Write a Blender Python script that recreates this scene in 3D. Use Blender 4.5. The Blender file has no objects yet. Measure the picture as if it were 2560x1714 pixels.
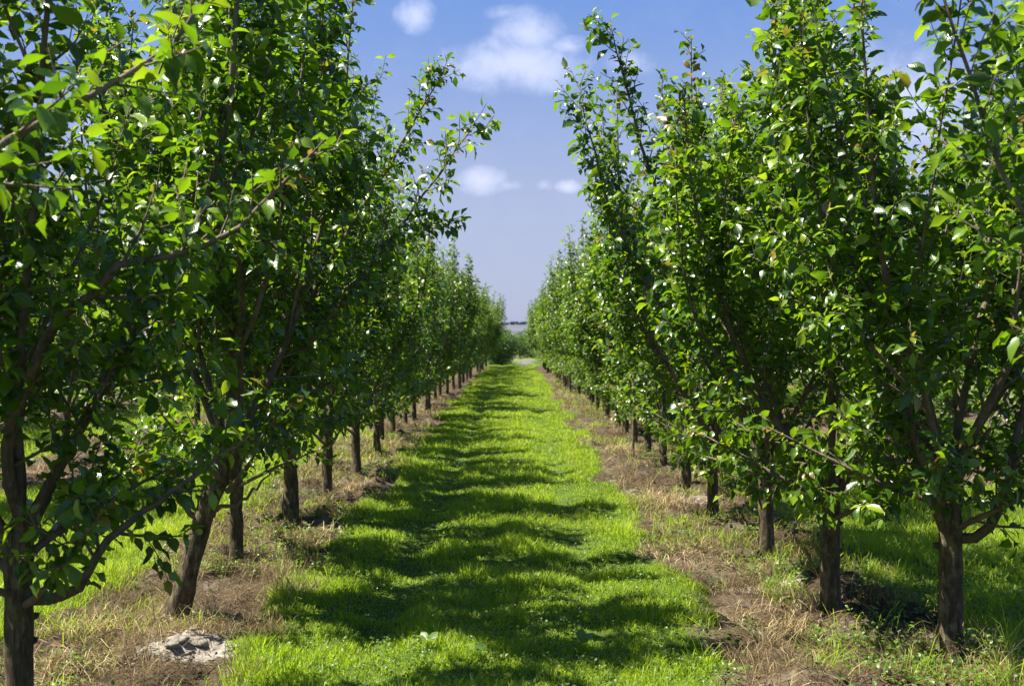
import bpy, math, random
import numpy as np
from mathutils import Vector

# ------------------------------------------------------------------ camera
sc = bpy.context.scene
COL = sc.collection
EYE = 1.70
cam_d = bpy.data.cameras.new("camera")
cam = bpy.data.objects.new("camera", cam_d)
COL.objects.link(cam)
cam.location = (0.0, 0.0, EYE)
cam_d.lens = 40.0
cam_d.sensor_width = 36.0
cam_d.clip_start = 0.05
cam_d.clip_end = 9000.0
cam.rotation_euler = (math.radians(90 - 0.31), 0.0, math.radians(0.15))
cam_d.dof.use_dof = True
cam_d.dof.focus_distance = 6.8
cam_d.dof.aperture_fstop = 4.0
sc.camera = cam

# ------------------------------------------------------------------ light
SUN_EL = math.radians(60)
SUN_AZ = math.radians(-90)          # clockwise from +Y (the way the camera looks); negative = left
sdir = Vector((math.sin(SUN_AZ) * math.cos(SUN_EL), math.cos(SUN_AZ) * math.cos(SUN_EL), math.sin(SUN_EL)))
sl = bpy.data.lights.new("sun", 'SUN')
sl.energy = 5.0
sl.angle = math.radians(0.5)
sl.color = (1.0, 0.93, 0.80)
sun = bpy.data.objects.new("sun", sl)
COL.objects.link(sun)
sun.rotation_euler = sdir.to_track_quat('Z', 'Y').to_euler()

sc.view_settings.view_transform = 'Standard'
sc.view_settings.look = 'None'
sc.view_settings.gamma = 1.0
sc.view_settings.use_curve_mapping = False
sc.view_settings.exposure = 1.6

w = bpy.data.worlds.new("World")
sc.world = w
w.use_nodes = True
nt = w.node_tree
N = nt.nodes
Lk = nt.links
N.clear()


def mth(nt, op, a, b=None, c=None, clamp=False):
    n = nt.nodes.new('ShaderNodeMath')
    n.operation = op
    n.use_clamp = clamp
    for i, v in enumerate((a, b, c)):
        if v is None:
            continue
        if isinstance(v, (int, float)):
            n.inputs[i].default_value = v
        else:
            nt.links.new(v, n.inputs[i])
    return n.outputs[0]


def maprange(nt, v, a, b, c=0.0, d=1.0, smooth=True):
    n = nt.nodes.new('ShaderNodeMapRange')
    n.interpolation_type = 'SMOOTHSTEP' if smooth else 'LINEAR'
    nt.links.new(v, n.inputs[0])
    for i, x in enumerate((a, b, c, d)):
        n.inputs[i + 1].default_value = x
    return n.outputs[0]


def mixc(nt, fac, a, b, blend='MIX'):
    n = nt.nodes.new('ShaderNodeMix')
    n.data_type = 'RGBA'
    n.blend_type = blend
    n.clamp_factor = True
    for sock, v in ((n.inputs[0], fac), (n.inputs[6], a), (n.inputs[7], b)):
        if isinstance(v, (int, float)):
            sock.default_value = v
        elif isinstance(v, (tuple, list)):
            sock.default_value = tuple(v) + ((1.0,) if len(v) == 3 else ())
        else:
            nt.links.new(v, sock)
    return n.outputs[2]


def noise(nt, vec, scale, detail=4.0, rough=0.55, dist=0.0):
    n = nt.nodes.new('ShaderNodeTexNoise')
    n.inputs['Scale'].default_value = scale
    n.inputs['Detail'].default_value = detail
    n.inputs['Roughness'].default_value = rough
    n.inputs['Distortion'].default_value = dist
    if vec is not None:
        nt.links.new(vec, n.inputs['Vector'])
    return n.outputs[0]


sky = N.new('ShaderNodeTexSky')
sky.sky_type = 'NISHITA'
sky.sun_disc = False
sky.sun_elevation = SUN_EL
sky.sun_rotation = SUN_AZ
sky.altitude = 100
sky.air_density = 1.0
sky.dust_density = 1.0
sky.ozone_density = 2.5
tc = N.new('ShaderNodeTexCoord')
sep = N.new('ShaderNodeSeparateXYZ')
Lk.new(tc.outputs['Generated'], sep.inputs[0])
yy = mth(nt, 'MAXIMUM', sep.outputs[1], 0.05)
uu = mth(nt, 'DIVIDE', sep.outputs[0], yy)
vv = mth(nt, 'DIVIDE', sep.outputs[2], yy)
cmb = N.new('ShaderNodeCombineXYZ')
Lk.new(uu, cmb.inputs[0])
Lk.new(vv, cmb.inputs[1])
cn = noise(nt, cmb.outputs[0], 26.0, 8.0, 0.62, 0.5)
cn2 = noise(nt, cmb.outputs[0], 70.0, 3.0, 0.6)
CLOUDS = [  # u, v, ru, rv, strength
    (0.004, 0.238, 0.074, 0.028, 1.0), (0.012, 0.266, 0.034, 0.026, 0.85), (0.046, 0.254, 0.026, 0.012, 0.75),
    (-0.010, 0.284, 0.022, 0.010, 0.45), (-0.088, 0.282, 0.020, 0.018, 0.9), (0.100, 0.240, 0.03, 0.016, 0.5),
    (-0.029, 0.137, 0.024, 0.014, 1.0), (-0.008, 0.133, 0.022, 0.006, 0.45), (0.026, 0.133, 0.009, 0.006, 0.6),
    (0.046, 0.132, 0.013, 0.007, 0.8),
    (-0.30, 0.20, 0.12, 0.05, 0.6), (0.32, 0.20, 0.10, 0.07, 0.9), (0.22, 0.10, 0.12, 0.04, 0.6), (-0.45, 0.08, 0.2, 0.03, 0.6),
]
acc = None
for (cu, cv, ru, rv, st) in CLOUDS:
    a = mth(nt, 'DIVIDE', mth(nt, 'SUBTRACT', uu, cu), ru)
    b = mth(nt, 'DIVIDE', mth(nt, 'SUBTRACT', vv, cv), rv)
    d = mth(nt, 'SQRT', mth(nt, 'ADD', mth(nt, 'MULTIPLY', a, a), mth(nt, 'MULTIPLY', b, b)))
    m = mth(nt, 'MULTIPLY', mth(nt, 'SUBTRACT', 1.25, d), st)
    m = mth(nt, 'MAXIMUM', m, 0.0)
    acc = m if acc is None else mth(nt, 'MAXIMUM', acc, m)
acc = mth(nt, 'MAXIMUM', acc, 0.16)
cl = mth(nt, 'ADD', acc, mth(nt, 'MULTIPLY', mth(nt, 'SUBTRACT', cn, 0.5), 1.5))
cl = mth(nt, 'ADD', cl, mth(nt, 'MULTIPLY', mth(nt, 'SUBTRACT', cn2, 0.5), 0.3))
cl = mth(nt, 'MULTIPLY', cl, maprange(nt, acc, 0.0, 0.35))
cmask = maprange(nt, cl, 0.0, 1.25)
cmask = mth(nt, 'MULTIPLY', cmask, 0.70)
# violet-leaning atmosphere like the photograph's: deeper blue above, lilac pale near the horizon
lowm = maprange(nt, sep.outputs[2], 0.08, 0.34, 0.0, 1.0)
grad = mixc(nt, lowm, (2.95, 3.30, 4.95), (0.95, 2.10, 5.3))
skyt = mixc(nt, 0.8, sky.outputs[0], grad)
skyc = mixc(nt, cmask, skyt, (6.0, 6.4, 8.2))
bg = N.new('ShaderNodeBackground')
bg.inputs[1].default_value = 0.05
Lk.new(skyc, bg.inputs[0])
wo = N.new('ShaderNodeOutputWorld')
Lk.new(bg.outputs[0], wo.inputs[0])

# ------------------------------------------------------------------ helpers
RS = np.random.RandomState


def tag(o, label=None, cat=None, group=None, kind=None):
    for k, v in (('label', label), ('category', cat), ('group', group), ('kind', kind)):
        if v:
            o[k] = v
    return o


def make_mesh(name, V, F4, F3, mat, attrs=None, uv=None, smooth=True):
    """vertices, quads (n,4), triangles (n,3) -> mesh"""
    me = bpy.data.meshes.new(name)
    V = np.asarray(V, dtype=np.float32)
    F4 = np.asarray(F4, dtype=np.int32).reshape(-1, 4)
    F3 = np.asarray(F3, dtype=np.int32).reshape(-1, 3)
    nl = F4.size + F3.size
    nf = len(F4) + len(F3)
    me.vertices.add(len(V))
    me.vertices.foreach_set('co', V.ravel())
    me.loops.add(nl)
    li = np.concatenate([F4.ravel(), F3.ravel()])
    me.loops.foreach_set('vertex_index', li)
    me.polygons.add(nf)
    ls = np.concatenate([np.arange(len(F4)) * 4, F4.size + np.arange(len(F3)) * 3]).astype(np.int32)
    me.polygons.foreach_set('loop_start', ls)
    me.update(calc_edges=True)
    me.polygons.foreach_set('use_smooth', np.full(nf, smooth, dtype=bool))
    for k, a in (attrs or {}).items():
        at = me.attributes.new(k, 'FLOAT', 'POINT')
        at.data.foreach_set('value', np.asarray(a, dtype=np.float32))
    if uv is not None:
        ul = me.uv_layers.new(name='UVMap')
        ul.data.foreach_set('uv', np.asarray(uv, dtype=np.float32)[li].ravel())
    me.materials.append(mat)
    return me


def link(name, me, parent=None):
    o = bpy.data.objects.new(name, me)
    COL.objects.link(o)
    if parent:
        o.parent = parent
    return o


def vnoise(x, y, scale, seed):
    """smooth value noise, 0..1"""
    r = RS(seed).rand(256, 256).astype(np.float32)
    x = np.asarray(x, dtype=np.float64) * scale + 1000.0
    y = np.asarray(y, dtype=np.float64) * scale + 1000.0
    xi = np.floor(x).astype(np.int64)
    yi = np.floor(y).astype(np.int64)
    fx = x - xi
    fy = y - yi
    fx = fx * fx * (3 - 2 * fx)
    fy = fy * fy * (3 - 2 * fy)
    a = r[xi & 255, yi & 255]
    b = r[(xi + 1) & 255, yi & 255]
    c = r[xi & 255, (yi + 1) & 255]
    d = r[(xi + 1) & 255, (yi + 1) & 255]
    return (a * (1 - fx) + b * fx) * (1 - fy) + (c * (1 - fx) + d * fx) * fy


def fbm(x, y, scale, seed, octaves=4):
    s = 0
    a = 1
    t = 0
    for k in range(octaves):
        s = s + a * vnoise(x, y, scale * 2 ** k, seed + k)
        t += a
        a *= 0.5
    return s / t


def sstep(x, a, b):
    t = np.clip((x - a) / (b - a), 0, 1)
    return t * t * (3 - 2 * t)


# ------------------------------------------------------------------ layout (metres)
BERMS = [(-10.1, 0.7), (-6.1, 0.7), (-2.16, 0.60), (1.83, 0.72), (5.95, 0.7), (9.95, 0.7)]
ORCH_END = 65.0


def berm(x, y):
    """1 on the bare strip under a tree row, 0 in the grass lanes"""
    x = np.asarray(x, dtype=np.float64)
    y = np.asarray(y, dtype=np.float64)
    wob = (fbm(x * 0 + 3.1, y, 0.9, 11, 4) - 0.5) * 0.75 + (fbm(x, y, 2.4, 15, 3) - 0.5) * 0.45
    m = np.zeros_like(x)
    for r, hw in BERMS:
        m = np.maximum(m, 1 - sstep(np.abs(x - r) + wob * 0.8, hw - 0.09, hw + 0.09))
    m *= 1 - sstep(y, ORCH_END, ORCH_END + 2)
    return m


def ground_h(x, y):
    x = np.asarray(x, dtype=np.float64)
    y = np.asarray(y, dtype=np.float64)
    near = 1 - sstep(np.hypot(x, y), 90, 140)
    b = berm(x, y)
    h = (fbm(x, y, 0.35, 31, 3) - 0.5) * 0.16
    h = h + (fbm(x, y * 2.2, 1.1, 41, 3) - 0.5) * 0.085 * (1 - b)       # cross-wise swells of the wheel tracks
    for rr in (-0.78, 0.52):
        h = h - 0.035 * np.exp(-((x - rr) / 0.16) ** 2) * (1 - b)
    h = h + b * ((fbm(x, y, 2.5, 51, 4) - 0.5) * 0.27 + (fbm(x, y, 9.0, 61, 3) - 0.5) * 0.10 - 0.02)
    h = h + 0.06 * np.exp(-((x + 1.72) / 0.36) ** 2 - ((y - 6.15) / 0.30) ** 2)
    return h * near


def gz(x, y):
    return float(ground_h(np.array([x]), np.array([y]))[0])


# ------------------------------------------------------------------ materials
def new_mat(name):
    m = bpy.data.materials.new(name)
    m.use_nodes = True
    t = m.node_tree
    t.nodes.clear()
    out = t.nodes.new('ShaderNodeOutputMaterial')
    return m, t, out


def attr(t, name):
    n = t.nodes.new('ShaderNodeAttribute')
    n.attribute_name = name
    return n.outputs['Fac']


def ramp(t, fac, stops):
    n = t.nodes.new('ShaderNodeValToRGB')
    e = n.color_ramp.elements
    while len(e) < len(stops):
        e.new(0.5)
    for k, (p, c) in enumerate(stops):
        e[k].position = p
        e[k].color = tuple(c) + (1.0,)
    t.links.new(fac, n.inputs[0])
    return n.outputs[0]


def bsdf(t, col, rough, spec=0.5):
    b = t.nodes.new('ShaderNodeBsdfPrincipled')
    if isinstance(col, tuple):
        b.inputs['Base Color'].default_value = col + (1.0,)
    else:
        t.links.new(col, b.inputs['Base Color'])
    if isinstance(rough, (int, float)):
        b.inputs['Roughness'].default_value = rough
    else:
        t.links.new(rough, b.inputs['Roughness'])
    b.inputs['Specular IOR Level'].default_value = spec
    return b


def bump(t, h, strength, dist, b):
    n = t.nodes.new('ShaderNodeBump')
    n.inputs['Strength'].default_value = strength
    n.inputs['Distance'].default_value = dist
    t.links.new(h, n.inputs['Height'])
    t.links.new(n.outputs[0], b.inputs['Normal'])


def leaf_material():
    m, t, out = new_mat('leaf')
    tint = attr(t, 'tint')
    young = attr(t, 'young')
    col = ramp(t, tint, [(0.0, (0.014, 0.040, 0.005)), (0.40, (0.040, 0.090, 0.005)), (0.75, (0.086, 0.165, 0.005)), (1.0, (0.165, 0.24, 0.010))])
    col = mixc(t, young, col, (0.26, 0.085, 0.035))
    uv = t.nodes.new('ShaderNodeUVMap')
    sp = t.nodes.new('ShaderNodeSeparateXYZ')
    t.links.new(uv.outputs[0], sp.inputs[0])
    ax = mth(t, 'ABSOLUTE', mth(t, 'SUBTRACT', sp.outputs[0], 0.5))
    mid = maprange(t, ax, 0.0, 0.055, 1.0, 0.0)
    vein = mth(t, 'SINE', mth(t, 'MULTIPLY', mth(t, 'SUBTRACT', sp.outputs[1], mth(t, 'MULTIPLY', ax, 0.7)), 46.0))
    col = mixc(t, mth(t, 'MULTIPLY', mid, 0.45), col, (0.16, 0.22, 0.06))
    tco = t.nodes.new('ShaderNodeTexCoord')
    spots = maprange(t, noise(t, tco.outputs['Object'], 95.0, 2.0, 0.5), 0.70, 0.76)
    blot = maprange(t, noise(t, tco.outputs['Object'], 14.0, 2.0, 0.5), 0.45, 0.7)
    col = mixc(t, mth(t, 'MULTIPLY', spots, blot), col, (0.12, 0.07, 0.02))
    geo = t.nodes.new('ShaderNodeNewGeometry')
    col = mixc(t, mth(t, 'MULTIPLY', geo.outputs['Backfacing'], 0.35), col, (0.065, 0.125, 0.022))
    rough = mth(t, 'ADD', 0.30, mth(t, 'MULTIPLY', geo.outputs['Backfacing'], 0.28))
    b = bsdf(t, col, rough, 0.5)
    bump(t, vein, 0.15, 0.001, b)
    tr = t.nodes.new('ShaderNodeBsdfTranslucent')
    tcol = ramp(t, tint, [(0.0, (0.09, 0.22, 0.005)), (0.5, (0.24, 0.47, 0.007)), (1.0, (0.50, 0.70, 0.02))])
    tcol = mixc(t, young, tcol, (0.55, 0.20, 0.06))
    t.links.new(tcol, tr.inputs[0])
    mx = t.nodes.new('ShaderNodeMixShader')
    mx.inputs[0].default_value = 0.32
    t.links.new(b.outputs[0], mx.inputs[1])
    t.links.new(tr.outputs[0], mx.inputs[2])
    t.links.new(mx.outputs[0], out.inputs[0])
    return m


def bark_material():
    m, t, out = new_mat('bark')
    tcn = t.nodes.new('ShaderNodeTexCoord')
    mp = t.nodes.new('ShaderNodeMapping')
    mp.inputs['Scale'].default_value = (1, 1, 0.28)
    t.links.new(tcn.outputs['Object'], mp.inputs[0])
    n1 = noise(t, mp.outputs[0], 34.0, 6.0, 0.65, 0.5)
    n2 = noise(t, tcn.outputs['Object'], 9.0, 4.0, 0.6)
    age = attr(t, 'age')      # 1 on the old trunk, 0 on young wood
    old = ramp(t, n1, [(0.28, (0.016, 0.012, 0.008)), (0.52, (0.080, 0.062, 0.036)), (0.75, (0.23, 0.19, 0.115))])
    yng = ramp(t, n2, [(0.25, (0.07, 0.053, 0.042)), (0.75, (0.24, 0.19, 0.15))])
    col = mixc(t, age, yng, old)
    lich = maprange(t, n2, 0.52, 0.68)
    col = mixc(t, mth(t, 'MULTIPLY', mth(t, 'MULTIPLY', lich, age), 0.5), col, (0.15, 0.15, 0.055))
    b = bsdf(t, col, 0.82, 0.3)
    bump(t, n1, 1.0, 0.02, b)
    t.links.new(b.outputs[0], out.inputs[0])
    return m


def blade_material(name, stops, tstops, trans, rough=0.5, spec=0.4):
    m, t, out = new_mat(name)
    tint = attr(t, 'tint')
    col = ramp(t, tint, stops)
    b = bsdf(t, col, rough, spec)
    tr = t.nodes.new('ShaderNodeBsdfTranslucent')
    t.links.new(ramp(t, tint, tstops), tr.inputs[0])
    mx = t.nodes.new('ShaderNodeMixShader')
    mx.inputs[0].default_value = trans
    t.links.new(b.outputs[0], mx.inputs[1])
    t.links.new(tr.outputs[0], mx.inputs[2])
    t.links.new(mx.outputs[0], out.inputs[0])
    return m


M_LEAF = leaf_material()
M_BARK = bark_material()
M_GRASS = blade_material('grass_blade',
                         [(0.0, (0.070, 0.120, 0.006)), (0.5, (0.160, 0.250, 0.011)), (0.86, (0.250, 0.340, 0.025)), (1.0, (0.42, 0.36, 0.13))],
                         [(0.0, (0.28, 0.42, 0.010)), (0.5, (0.50, 0.70, 0.020)), (0.86, (0.66, 0.84, 0.05)), (1.0, (0.55, 0.46, 0.17))], 0.42)
M_DRY = blade_material('dry_blade',
                       [(0.0, (0.020, 0.014, 0.008)), (0.45, (0.060, 0.042, 0.022)), (0.80, (0.20, 0.150, 0.072)), (1.0, (0.52, 0.43, 0.23))],
                       [(0.0, (0.12, 0.07, 0.03)), (1.0, (0.5, 0.36, 0.16))], 0.15, 0.7, 0.2)
M_WEED = blade_material('weed_leaf',
                        [(0.0, (0.035, 0.080, 0.014)), (0.6, (0.085, 0.155, 0.022)), (1.0, (0.17, 0.24, 0.05))],
                        [(0.0, (0.14, 0.28, 0.02)), (1.0, (0.42, 0.58, 0.06))], 0.35, 0.42, 0.5)


def ground_material():
    m, t, out = new_mat('soil')
    tcn = t.nodes.new('ShaderNodeTexCoord')
    P = tcn.outputs['Object']
    bm_ = attr(t, 'berm')
    road = attr(t, 'road')
    n1 = noise(t, P, 3.2, 6.0, 0.65)
    n2 = noise(t, P, 24.0, 5.0, 0.65)
    n3 = noise(t, P, 0.9, 4.0, 0.6)
    lawn = ramp(t, n2, [(0.3, (0.030, 0.050, 0.012)), (0.6, (0.060, 0.100, 0.016)), (0.85, (0.11, 0.13, 0.035))])
    dirt = ramp(t, n1, [(0.3, (0.026, 0.020, 0.013)), (0.5, (0.062, 0.048, 0.032)), (0.72, (0.19, 0.16, 0.115))])
    dirt = mixc(t, maprange(t, n2, 0.45, 0.7), dirt, (0.10, 0.062, 0.038))
    clay = attr(t, 'clay')
    clm = maprange(t, mth(t, 'ADD', clay, mth(t, 'MULTIPLY', mth(t, 'SUBTRACT', n2, 0.5), 0.8)), 0.35, 0.6)
    clayc = ramp(t, n2, [(0.3, (0.14, 0.12, 0.10)), (0.7, (0.37, 0.34, 0.30))])
    dirt = mixc(t, clm, dirt, clayc)
    col = mixc(t, bm_, lawn, dirt)
    field = ramp(t, n3, [(0.3, (0.075, 0.12, 0.03)), (0.7, (0.14, 0.16, 0.06))])
    far = attr(t, 'far')
    col = mixc(t, far, col, field)
    gravel = ramp(t, n2, [(0.3, (0.085, 0.08, 0.08)), (0.7, (0.15, 0.14, 0.14))])
    col = mixc(t, road, col, gravel)
    b = bsdf(t, col, 0.95, 0.15)
    bump(t, n2, 0.8, 0.03, b)
    t.links.new(b.outputs[0], out.inputs[0])
    return m


# ------------------------------------------------------------------ ground
def axis(lo, hi, dense_lo, dense_hi, step, grow=1.10):
    a = list(np.arange(dense_lo, dense_hi + step / 2, step))
    s = step
    x = dense_hi
    while x < hi:
        s *= grow
        x += s
        a.append(min(x, hi))
    s = step
    x = dense_lo
    while x > lo:
        s *= grow
        x -= s
        a.insert(0, max(x, lo))
    return np.array(a)


def clay_mask(x, y):
    m = 0.85 * np.exp(-((x + 1.70) / 0.36) ** 2 - ((y - 6.08) / 0.24) ** 2) * (0.45 + 1.0 * fbm(x, y, 5.0, 79, 3))
    m = np.maximum(m, 0.62 * np.exp(-((x + 1.95) / 0.35) ** 2 - ((y - 7.05) / 0.16) ** 2))
    m = np.maximum(m, 0.70 * np.exp(-((x - 1.80) / 0.40) ** 2 - ((y - 7.95) / 0.16) ** 2))
    m = np.maximum(m, 0.50 * np.exp(-((x + 1.36) / 0.10) ** 2 - ((y - 6.9) / 0.7) ** 2))
    m = np.maximum(m, 0.50 * np.exp(-((x - 1.42) / 0.16) ** 2 - ((y - 6.6) / 0.35) ** 2))
    m = np.maximum(m, 0.38 * np.exp(-((x - 1.35) / 0.20) ** 2 - ((y - 12.5) / 0.4) ** 2))
    m = np.maximum(m, 0.42 * sstep(fbm(x, y, 0.8, 77, 3), 0.66, 0.8))
    return m


gx = axis(-4000, 4000, -3.4, 3.4, 0.05, 1.09)
gy = axis(-300, 6000, 4.6, 16.0, 0.06, 1.035)
GX, GY = np.meshgrid(gx, gy)
gh = ground_h(GX.ravel(), GY.ravel())
nx, ny = len(gx), len(gy)
V = np.stack([GX.ravel(), GY.ravel(), gh], 1)
ii, jj = np.meshgrid(np.arange(nx - 1), np.arange(ny - 1))
k = (jj * nx + ii).ravel()
F = np.stack([k, k + 1, k + 1 + nx, k + nx], 1)
X, Y = GX.ravel(), GY.ravel()
gm = make_mesh('ground', V, F, [], ground_material(), {
    'berm': berm(X, Y), 'clay': clay_mask(X, Y),
    'road': sstep(Y, 70.5, 71.5) * (1 - sstep(Y, 82, 84)) * sstep(X, 0.0, 0.3) * (1 - sstep(X, 0.9, 1.4)),
    'far': sstep(Y, 80, 82) + (np.abs(X) > 13) * 1.0})
tag(link('ground', gm), kind='structure')


# ------------------------------------------------------------------ blades
def blades(xs, ys, hgt, wid, tint, seed, lean=0.35, lie=0.0, curl=0.5, extra_z=0.0):
    r = RS(seed)
    n = len(xs)
    z = ground_h(xs, ys) + extra_z
    az = r.rand(n) * 2 * math.pi
    la = r.rand(n) * 2 * math.pi
    tilt = np.abs(r.randn(n)) * lean + lie
    sx, sy = np.cos(az) * wid / 2, np.sin(az) * wid / 2
    dx, dy = np.cos(la), np.sin(la)
    a1 = np.minimum(tilt, 1.5)
    a2 = np.minimum(tilt + curl * r.rand(n), 1.65)
    a3 = np.minimum(a2 + curl * r.rand(n), 2.0)
    P0 = np.stack([xs, ys, z - 0.008], 1)
    st = lambda a, f: np.stack([dx * np.sin(a), dy * np.sin(a), np.cos(a)], 1) * (hgt * f)[:, None]
    P1 = P0 + st(a1, np.full(n, 0.4))
    P2 = P1 + st(a2, np.full(n, 0.35))
    P3 = P2 + st(a3, np.full(n, 0.25))
    S = np.stack([sx, sy, np.zeros(n)], 1)
    V = np.stack([P0 - S * 0.7, P0 + S * 0.7, P1 - S, P1 + S, P2 - S * 0.7, P2 + S * 0.7, P3], 1).reshape(-1, 3)
    b = (np.arange(n) * 7)[:, None]
    F4 = np.concatenate([b + np.array([[0, 1, 3, 2]]), b + np.array([[2, 3, 5, 4]])])
    F3 = b + np.array([[4, 5, 6]])
    return V, F4, F3, np.repeat(np.clip(tint, 0, 1), 7)


def merge(parts):
    Vs, F4, F3, T = [], [], [], []
    o = 0
    for (v, a, b, t) in parts:
        Vs.append(v)
        F4.append(np.asarray(a).reshape(-1, 4) + o)
        F3.append(np.asarray(b).reshape(-1, 3) + o)
        T.append(t)
        o += len(v)
    return np.concatenate(Vs), np.concatenate(F4), np.concatenate(F3), np.concatenate(T)


def sample_y(r, n, a, b, p=1.5):
    """n depths with density ~ y^-p"""
    u = r.rand(n)
    q = 1 - p
    return (a ** q + u * (b ** q - a ** q)) ** (1 / q)


def lane(x0, x1, dens, y0, seed, hscale=1.0):
    r = RS(seed)
    n = int(dens * y0 ** 1.5 * 2 * (y0 ** -0.5 - ORCH_END ** -0.5) * (x1 - x0))
    ys = sample_y(r, n, y0, 70.0)
    xs = x0 + r.rand(n) * (x1 - x0)
    keep = (np.abs(xs) < 0.47 * ys + 1.2) & (r.rand(n) > berm(xs, ys) * 1.25)
    xs, ys = xs[keep], ys[keep]
    n = len(xs)
    clump = fbm(xs, ys, 3.4, 91, 4)
    cl2 = fbm(xs, ys * 2.0, 0.9, 95, 3)
    bald = fbm(xs, ys, 1.5, 97, 3)
    h = (0.032 + 0.060 * sstep(clump, 0.3, 0.75) + 0.02 * sstep(cl2, 0.4, 0.7)) * (0.55 + 0.75 * r.rand(n)) * hscale
    h = h * (1 - 0.45 * np.exp(-((xs + 0.78) / 0.15) ** 2) - 0.45 * np.exp(-((xs - 0.52) / 0.15) ** 2))
    w = 0.0042 * (0.7 + 0.7 * r.rand(n)) * np.clip(ys / 8, 1, 5) ** 0.75
    tint = 0.28 + 0.42 * cl2 + 0.14 * r.randn(n) + 0.2 * (clump - 0.5)
    dead = r.rand(n) < 0.06 + 0.12 * sstep(bald, 0.66, 0.8)
    tint = np.where(dead, 0.93 + 0.07 * r.rand(n), np.clip(tint, 0, 0.88))
    return blades(xs, ys, h, w, tint, seed + 1, 0.38, 0.0, 0.7)


parts = [lane(-1.75, 1.45, 11000, 5.2, 100), lane(-5.6, -2.5, 6000, 6.2, 110, 1.35), lane(2.45, 5.4, 6000, 5.2, 120, 1.35),
         lane(-9.6, -6.5, 900, 14.0, 130, 1.3), lane(6.4, 9.5, 900, 14.0, 140, 1.3)]
v, a, b, tt = merge(parts)
tag(link('grass', make_mesh('grass', v, a, b, M_GRASS, {'tint': tt})), 'bright green mown grass in the lanes between the tree rows', 'grass', kind='stuff')

# dry litter on the bare strips
parts = []
for (rx, dens, y0, sd) in ((-2.08, 5200, 5.2, 200), (1.95, 5200, 5.2, 210), (-6.1, 900, 12, 220), (5.95, 900, 12, 230)):
    r = RS(sd)
    n = int(dens * y0 ** 1.5 * 2 * (y0 ** -0.5 - ORCH_END ** -0.5) * 1.9)
    ys = sample_y(r, n, y0, ORCH_END)
    xs = rx + (r.rand(n) - 0.5) * 2.1
    thick = sstep(fbm(xs, ys, 1.3, 301, 3), 0.34, 0.58)
    cm = clay_mask(xs, ys)
    keep = (r.rand(n) < berm(xs, ys) * (0.25 + 0.75 * thick) * (1 - 0.85 * sstep(cm, 0.25, 0.6)))
    xs, ys, thick = xs[keep], ys[keep], thick[keep]
    n = len(xs)
    pale = fbm(xs, ys, 0.8, 311, 3)
    t_ = 0.12 + 0.85 * sstep(pale, 0.3, 0.72) * (0.5 + 0.5 * r.rand(n)) + 0.14 * r.randn(n)
    h = 0.05 + 0.13 * r.rand(n) ** 2
    wd = 0.0036 * (0.6 + r.rand(n)) * np.clip(ys / 8, 1, 4) ** 0.75
    parts.append(blades(xs, ys, h, wd, t_, sd + 3, 0.35, 0.95, 0.9, 0.012))
    # upright dead tufts
    m = n // 3
    cx = rx + (r.rand(170) - 0.5) * 1.5
    cy = sample_y(r, 170, y0, 34)
    pick = r.randint(0, 170, m)
    xs2, ys2 = cx[pick] + r.randn(m) * 0.07, cy[pick] + r.randn(m) * 0.07
    if abs(rx) < 3:      # pale bleached tufts
        for (qx, qy) in (((-1.87, 12.9), (-1.75, 9.6), (-2.45, 6.5), (-2.3, 5.8), (-1.8, 17.5)) if rx < 0 else ((1.42, 11.5), (1.55, 11.9), (1.35, 9.0), (1.5, 16.5), (1.6, 6.9))):
            mm = 420
            ax_, ay_ = qx + r.randn(mm) * 0.14, qy + r.randn(mm) * 0.16
            parts.append(blades(ax_, ay_, 0.06 + 0.15 * r.rand(mm), np.full(mm, 0.0045 * max(1, qy / 9)), 0.78 + 0.22 * r.rand(mm), sd + 9, 0.55, 0.3, 1.0))
    parts.append(blades(xs2, ys2, 0.07 + 0.14 * r.rand(m), 0.003 * np.clip(ys2 / 8, 1, 3), 0.55 + 0.4 * r.rand(m), sd + 5, 0.45, 0.15, 0.9))
v, a, b, tt = merge(parts)
tag(link('dry_grass', make_mesh('dry_grass', v, a, b, M_DRY, {'tint': tt})), 'brown dead grass and straw on the bare strips under the trees', 'dry grass', kind='stuff')


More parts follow.
